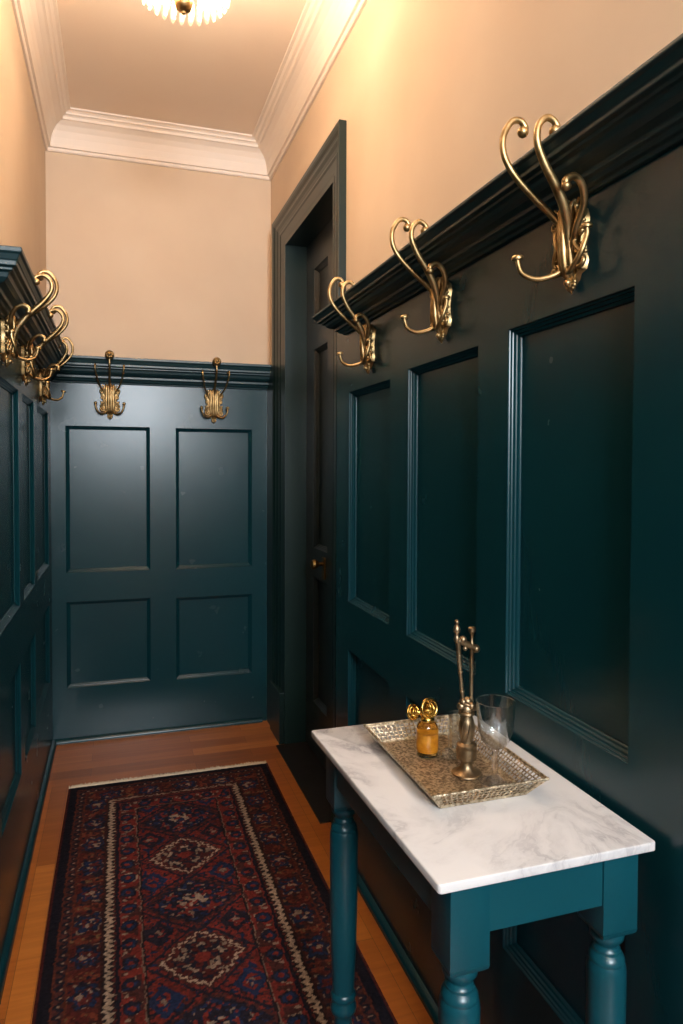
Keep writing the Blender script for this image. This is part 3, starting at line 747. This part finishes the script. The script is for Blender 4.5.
# ---------------------------------------------------------------- rug
def make_rug():
    cx, hw, y0, y1 = .229, .437, .62, 3.19
    st_ = .0036
    nx = int(2*hw/st_); ny = int((y1-y0)/st_)
    u = np.linspace(-hw, hw, nx+1)[None,:].repeat(ny+1, 0); v = np.linspace(y0, y1, ny+1)[:,None].repeat(nx+1, 1)
    rng = np.random.RandomState(7)
    def C(*a): return np.array(srgb(*a))
    RED, RED2, NAVY, BLUE, DARK, CREAM, RUST, TAN, BRN = C(116,42,34), C(90,36,32), C(35,31,42), C(32,44,74), C(34,24,26), C(176,150,128), C(120,58,40), C(124,94,62), C(72,38,34)
    def vn(s, seed):    # smooth value noise
        r = np.random.RandomState(seed); gx, gy = int(2*hw/s)+3, int((y1-y0)/s)+3
        g = r.rand(gy, gx); fx = (u+hw)/s; fy = (v-y0)/s
        ix, iy = fx.astype(int), fy.astype(int); tx, ty = fx-ix, fy-iy
        tx = tx*tx*(3-2*tx); ty = ty*ty*(3-2*ty)
        return (g[iy,ix]*(1-tx)+g[iy,ix+1]*tx)*(1-ty)+(g[iy+1,ix]*(1-tx)+g[iy+1,ix+1]*tx)*ty
    def cell(s, seed):
        r = np.random.RandomState(seed); gx, gy = int(2*hw/s)+3, int((y1-y0)/s)+3
        return r.rand(gy, gx)[((v-y0)/s).astype(int), ((u+hw)/s).astype(int)]
    jit = (vn(.010, 1)-.5)*.007 + (vn(.03, 9)-.5)*.006
    U, V = u+jit, v+(vn(.010, 2)-.5)*.007+(vn(.03, 8)-.5)*.006
    au = np.abs(U); dy = y1 - V                    # distance from far end
    d = np.minimum(hw-np.abs(u), np.minimum(y1-v, v-y0))    # distance from edge
    dj = np.minimum(hw-au, np.minimum(y1-V, V-y0))
    col = np.zeros(u.shape+(3,)); col[:] = RED
    def put(mask, c): col[mask] = c
    # field mottling
    f1 = vn(.015, 3); f2 = vn(.010, 4); f3 = vn(.009, 5)
    put(f1 > .62, RED2); put((f2 > .72), NAVY); put((f3 > .80), BRN)
    put((vn(.013,31) > .80), BLUE*.8)
    # along coordinate used for borders
    infield = dj > .205
    along = np.where((hw-np.abs(u)) < np.minimum(y1-v, v-y0), V, U)
    # centre medallions
    def petals(x, y): return np.arctan2(y, x)
    sp = .272; base = 1.965
    for k in range(-5, 5):
        cy = base+sp*k
        if cy > 2.95 or cy < .85: continue
        x, y = U*1.0, (V-cy)
        kind = k % 2
        hwx = .125 if kind == 0 else .150
        dm = np.abs(x)/hwx + np.abs(y)/.125
        ang = np.arctan2(y/.125, x/hwx)
        dm2 = dm*(1+.035*np.sign(np.sin(22*ang))+.05*np.cos(4*ang))
        inm = infield & (dm2 < 1.12)
        if kind == 0:
            put(inm & (dm2 < 1.10), BRN); put(inm & (dm2 < 1.0) , CREAM*.95); put(inm & (dm2 < .925), RED2*.75)
            rr = np.hypot(x, y)
            put(inm & (dm2 < .86) & (f3 > .55), NAVY); put(inm & (dm2 < .86) & (vn(.012, 21) > .72), CREAM*.55)
            put(inm & (rr < .055) & (np.cos(8*ang) > .15) & (f2 > .35), NAVY); put(inm & (rr < .022), RED)
            put(inm & (rr < .06) & (rr > .050) & (np.sin(5*ang) > .2), CREAM*.7)
        else:
            put(inm & (dm2 < 1.12), BRN); put(inm & (dm2 < 1.02), NAVY); put(inm & (dm2 < .96) & (f2 > .62), BLUE)
            put(inm & (dm2 < .9) & (vn(.013, 22) > .66), RED)
            rr = np.hypot(x, y*1.1)
            put(inm & (rr < .045) & (vn(.010, 23) > .66), CREAM*.75); put(inm & (rr > .06) & (dm2 < .88) & (vn(.010, 24) > .80), CREAM*.5)
        put(infield & (np.abs(dm-1.24) < .045) & (np.abs(x) < .16), NAVY)
        # corner motifs between medallions
        for q in (-1, 1):
            xx, yy = U-q*.115, V-(cy+sp/2)
            r1 = np.abs(xx)/.05+np.abs(yy)/.06
            put(infield & (r1 < 1) & (dm2 > 1.12), BLUE if kind else NAVY); put(infield & (r1 < .6) & (f3 > .45) & (dm2 > 1.12), RED); put(infield & (r1 < .3) & (f2 > .5), CREAM*.55)
    # fine line and inner border inside the field
    fr = infield & (dj < .205+.070)
    m_ = fr & (dj > .212)
    col[m_] = RED
    put(m_ & (vn(.02, 11) > .58), BRN)
    ph = (along % .085)/.085
    ctr = .240
    rad = np.hypot((ph-.5)*.085, dj-ctr)
    put(m_ & (rad < .026), NAVY); put(m_ & (rad < .020) & (f2 > .4), BLUE); put(m_ & (rad < .009), RED); put(m_ & (rad > .024) & (rad < .031) & (f3 > .74), CREAM*.6)
    tri = np.abs(ph)*.0
    put(m_ & (np.abs(ph-.0) < .10) & (dj < .235) & (dj > .220), CREAM*.6)
    put(infield & (np.abs(dj-.276) < .0016), CREAM*.42); put(infield & (np.abs(dj-.281) < .003), DARK)
    # dark inner band, cream guard, main border, outer guards
    put((dj > .203) & (dj < .216), NAVY*.8); put((dj > .212) & (dj < .216), RED)
    g = (dj >= .168) & (dj <= .203)
    endz = (y1-v < .205)
    put(g, CREAM*.92)
    ph = (along % .022)/.022; t = (dj-.168)/.035
    zig = np.abs(ph*2-1)
    put(g & (t > .38+.50*zig), DARK*1.2); put(g & (t < -.02+.34*zig), DARK*1.2); put(g & (t > .70+.30*zig), RED2)
    put(g & ((t < .07) | (t > .93)), DARK)
    eg = g & (y1-v < .22) & (y1-v < hw-np.abs(u))
    put(eg, CREAM*.62); put(eg & (t > .45), RED2); put(eg & (cell(.008, 40) > .6), BRN)
    mb = (dj < .168) & (dj > .078)
    put(mb, RED2*.8); put(mb & (vn(.018, 12) > .6), BRN*.8); put(mb & (vn(.014, 13) > .72), NAVY)
    ph = ((along+.03) % .155)/.155; a1 = (ph-.5)*.155; t1 = dj-.123
    rr = np.hypot(a1, t1*1.15); an = np.arctan2(t1, a1)
    rr2 = rr*(1+.18*np.cos(6*an))
    put(mb & (rr2 < .043), NAVY); put(mb & (rr2 < .040) & (f2 > .38), BLUE*.9); put(mb & (rr2 < .028) & (f3 > .45), RED2); put(mb & (rr2 < .024) & (vn(.010, 14) > .66), CREAM*.62)
    put(mb & (rr2 > .043) & (rr2 < .050) & (vn(.011, 15) > .66), CREAM*.5)
    put(mb & (np.abs(a1) > .060) & (vn(.012, 16) > .55), RUST*.8); put(mb & (np.abs(a1) > .066) & (vn(.010, 17) > .74), TAN*.8)
    put((dj > .160) & (dj < .168), BRN*.6)
    og = (dj <= .078) & (dj > .040)
    put(og, BRN); ph = (along % .034)/.034
    put(og & (np.abs(np.abs(ph*2-1)-(dj-.046)/.026) < .26), NAVY*.8); put(og & (np.abs(ph-.5) < .10) & (dj > .056) & (dj < .064), CREAM*.6)
    put(og & ((dj > .072) | (dj < .045)), RUST*.55)
    put(dj <= .040, NAVY*.55); put((d < .009), RED2*.7)
    # far-end border is darker dyed and busier
    # wool abrash: knot level variation
    k1 = cell(.0055, 50)[...,None]; k2 = vn(.05, 51)[...,None]; k3 = vn(.3, 52)[...,None]
    col = col*(.55+.62*k1)*(.80+.30*k2)*(.88+.24*k3)*.88
    col = np.clip(col, 0, 1)
    z = .006 + .0012*cell(.0072, 60) + .001*vn(.02, 61) - .004*np.clip((.012-d)/.012, 0, 1)
    co = np.stack([cx+u+.004*np.sin(v*2.1), v, z], -1).reshape(-1, 3)
    me = bpy.data.meshes.new('persian_rug')
    W_ = nx+1
    i = np.arange(ny)[:,None]*W_+np.arange(nx)[None,:]
    F = np.stack([i, i+1, i+W_+1, i+W_], -1).reshape(-1, 4)
    me.vertices.add(len(co)); me.vertices.foreach_set('co', co.ravel())
    me.loops.add(F.size); me.loops.foreach_set('vertex_index', F.ravel().astype(np.int32))
    me.polygons.add(len(F)); me.polygons.foreach_set('loop_start', (np.arange(len(F))*4).astype(np.int32))
    try: me.polygons.foreach_set('loop_total', np.full(len(F), 4, np.int32))
    except Exception: pass
    me.update(); me.validate()
    ca = me.color_attributes.new('dye', 'FLOAT_COLOR', 'POINT')
    ca.data.foreach_set('color', np.concatenate([col.reshape(-1,3), np.ones((len(co),1))], 1).ravel().astype(np.float32))
    m, nt, b = mat('knotted_wool_pile')
    at = nd(nt, 'ShaderNodeAttribute'); at.attribute_name = 'dye'; nt.links.new(at.outputs['Color'], b.inputs['Base Color'])
    b.inputs['Roughness'].default_value = .9; b.inputs['Sheen Weight'].default_value = 0
    b.inputs['Specular IOR Level'].default_value = .15
    bump_noise(nt, b, 420, .5, .002, 3)
    me.materials.append(m)
    pile = bpy.data.objects.new('woven_pile', me); COL.objects.link(pile)
    root = thing('persian_rug', 'long dark red and blue patterned wool runner with cream guard stripes on the floor', 'rug', (cx, (y0+y1)/2, 0.0))
    pile.location = (-cx, -(y0+y1)/2, 0.0); pile.parent = root
    # backing edge
    bm = new_bm()
    box(bm, -hw+.003, hw-.003, y0-(y0+y1)/2+.003, y1-(y0+y1)/2-.003, .0005, .0035)
    obj('woven_backing', bm, plain('rug_backing', srgb(70, 40, 36), .9), root)
    r = random.Random(3)
    for e, s in ((y1, 1), (y0, -1)):
        bm = new_bm()
        x = -hw+.004
        while x < hw-.004:
            L = r.uniform(.012, .026) + .012*abs(math.sin(x*23))*r.random(); dx = r.uniform(-.005, .005)
            c = Vector((x, e-(y0+y1)/2, .004))
            tube(bm, [c+Vector((0,-s*.004,0)), c+Vector((dx*.5, s*L*.5, .004)), c+Vector((dx, s*L, .000))], [.0022,.0028,.0020], 5, 2)
            x += r.uniform(.0022, .0042)
        f = obj('fringe', bm, M_FRINGE, root, smooth=True); f['label'] = 'cream knotted fringe'; f['kind'] = 'stuff'
    return root
make_rug()

# ---------------------------------------------------------------- chandelier
CX, CY, CZ = .192, 2.12, HC
ch = thing('chandelier', 'small round crystal chandelier with brass bottom finial glowing under the ceiling', 'chandelier', (CX, CY, CZ))
def cpart(name, bm, m, deg=50):
    return smooth_by_angle(obj(name, bm, m, ch), deg)
bm = new_bm(); lathe(bm, [(.0,0),(.055,0),(.058,-.006),(.050,-.014),(.025,-.022),(.010,-.028),(.008,-.045),(0,-.045)], 28); cpart('ceiling_rose', bm, M_BRASS)
bm = new_bm(); tube(bm, [(0,0,-.04),(0,0,-.37)], .006, 10, 1); cpart('stem', bm, M_BRASS)
RG = [(.128,-.275),(.094,-.300),(.060,-.325)]
for r, z in RG:
    bm = new_bm(); torus(bm, (0,0,z), r, .0045, n=48)
    for k in range(4):
        a = PI/4+k*PI/2; tube(bm, [(0,0,z+.012),(r*.6*math.cos(a), r*.6*math.sin(a), z+.006),(r*math.cos(a), r*math.sin(a), z)], .0028, 8, 4)
    cpart('brass_ring', bm, M_BRASS)
bm = new_bm(); lathe(bm, [(0,-.366),(.014,-.368),(.024,-.374),(.027,-.383),(.023,-.393),(.014,-.400),(.007,-.403),(.006,-.408),(0,-.411)], 28)
for k in range(12):
    a = 2*PI*k/12; ball(bm, (.024*math.cos(a), .024*math.sin(a), -.377), .0052, 8)
cpart('bottom_finial', bm, M_BRASS)
def crystal(L, w):
    bm = new_bm(); lathe(bm, [(0,0),(w*.5,-L*.06),(w*.42,-L*.12),(w*.8,-L*.3),(w,-L*.72),(w*.75,-L*.9),(0,-L)], 6, cap=False)
    return bm
protos = {}
for (r, z), n, L, w in zip(RG, (30, 22, 14), (.085, .070, .052), (.0090, .0085, .008)):
    for k in range(n):
        a = 2*PI*(k+.3)/n
        if L not in protos:
            o = obj('crystal_drop', crystal(L, w), M_CRYSTAL, ch); protos[L] = o
        else:
            o = protos[L].copy(); COL.objects.link(o)
        o.location = (r*math.cos(a), r*math.sin(a), z-.005); o.rotation_euler = (0, 0, a)
for k in range(8):      # brass buds on the widest ring
    a = 2*PI*k/8+.25; bm = new_bm(); ball(bm, (.138*math.cos(a), .138*math.sin(a), -.272), .0085, 10); cpart('brass_bud', bm, M_BRASS)
for k in range(4):
    a = 2*PI*k/4
    x, y = .055*math.cos(a), .055*math.sin(a)
    bm = new_bm(); lathe(bm, [(0,-.118),(.010,-.116),(.014,-.102),(.011,-.086),(.006,-.072),(0,-.066)], 14, (x,y,-.20)); cpart('bulb', bm, M_BULB)
    bm = new_bm(); lathe(bm, [(.0,-.134),(.009,-.134),(.010,-.118),(0,-.117)], 14, (x,y,-.20)); cpart('lamp_holder', bm, M_BRASS)

def light(name, kind, loc, energy, col, **kw):
    l = bpy.data.lights.new(name, kind); l.energy = energy; l.color = col
    for k, v in kw.items(): setattr(l, k, v)
    o = bpy.data.objects.new(name, l); COL.objects.link(o); o.location = loc
    return o
for k in range(4):
    a = 2*PI*(k+.5)/4
    o = light('chandelier_light', 'POINT', (.045*math.cos(a), .045*math.sin(a), -.285), 9.5, (1,.80,.60), shadow_soft_size=.03)
    o.parent = ch
win = light('window_daylight', 'AREA', ((WX0+WX1)/2, YF-.02, (WZ0+WZ1)/2), 135, (.84,.92,1.0), shape='RECTANGLE', size=WX1-WX0-.1, size_y=WZ1-WZ0-.1)
win.rotation_euler = (PI/2, 0, 0)
win.rotation_euler = (Vector((0,1,0))).to_track_quat('-Z', 'Y').to_euler()

wd = bpy.data.worlds.new('sky'); sc.world = wd; wd.use_nodes = True
bg = wd.node_tree.nodes['Background']; bg.inputs[0].default_value = (.62,.78,1,1); bg.inputs[1].default_value = 1.0

# ---------------------------------------------------------------- camera
F, YAW, PIT, ROL, SY = 693.84, .3126, -.0254, .0035, -27.18
cy, sy = math.cos(YAW), math.sin(YAW)
fw = Vector((sy*math.cos(PIT), cy*math.cos(PIT), math.sin(PIT)))
r0 = Vector((cy, -sy, 0)); u0 = r0.cross(fw)
rt = math.cos(ROL)*r0 + math.sin(ROL)*u0; up = -math.sin(ROL)*r0 + math.cos(ROL)*u0
cam = bpy.data.cameras.new('camera'); co = bpy.data.objects.new('camera', cam); COL.objects.link(co)
Mx = Matrix((( rt.x, up.x, -fw.x, 0), (rt.y, up.y, -fw.y, 0), (rt.z, up.z, -fw.z, 1.4), (0,0,0,1)))
co.matrix_world = Mx
cam.sensor_fit = 'AUTO'; cam.sensor_width = 36; cam.lens = F/1024*36; cam.shift_y = SY/1024; cam.clip_start = .02
sc.camera = co
sc.view_settings.view_transform = 'Standard'; sc.view_settings.look = 'None'
sc.view_settings.gamma = 1; sc.view_settings.use_curve_mapping = False
sc.view_settings.exposure = 0.14
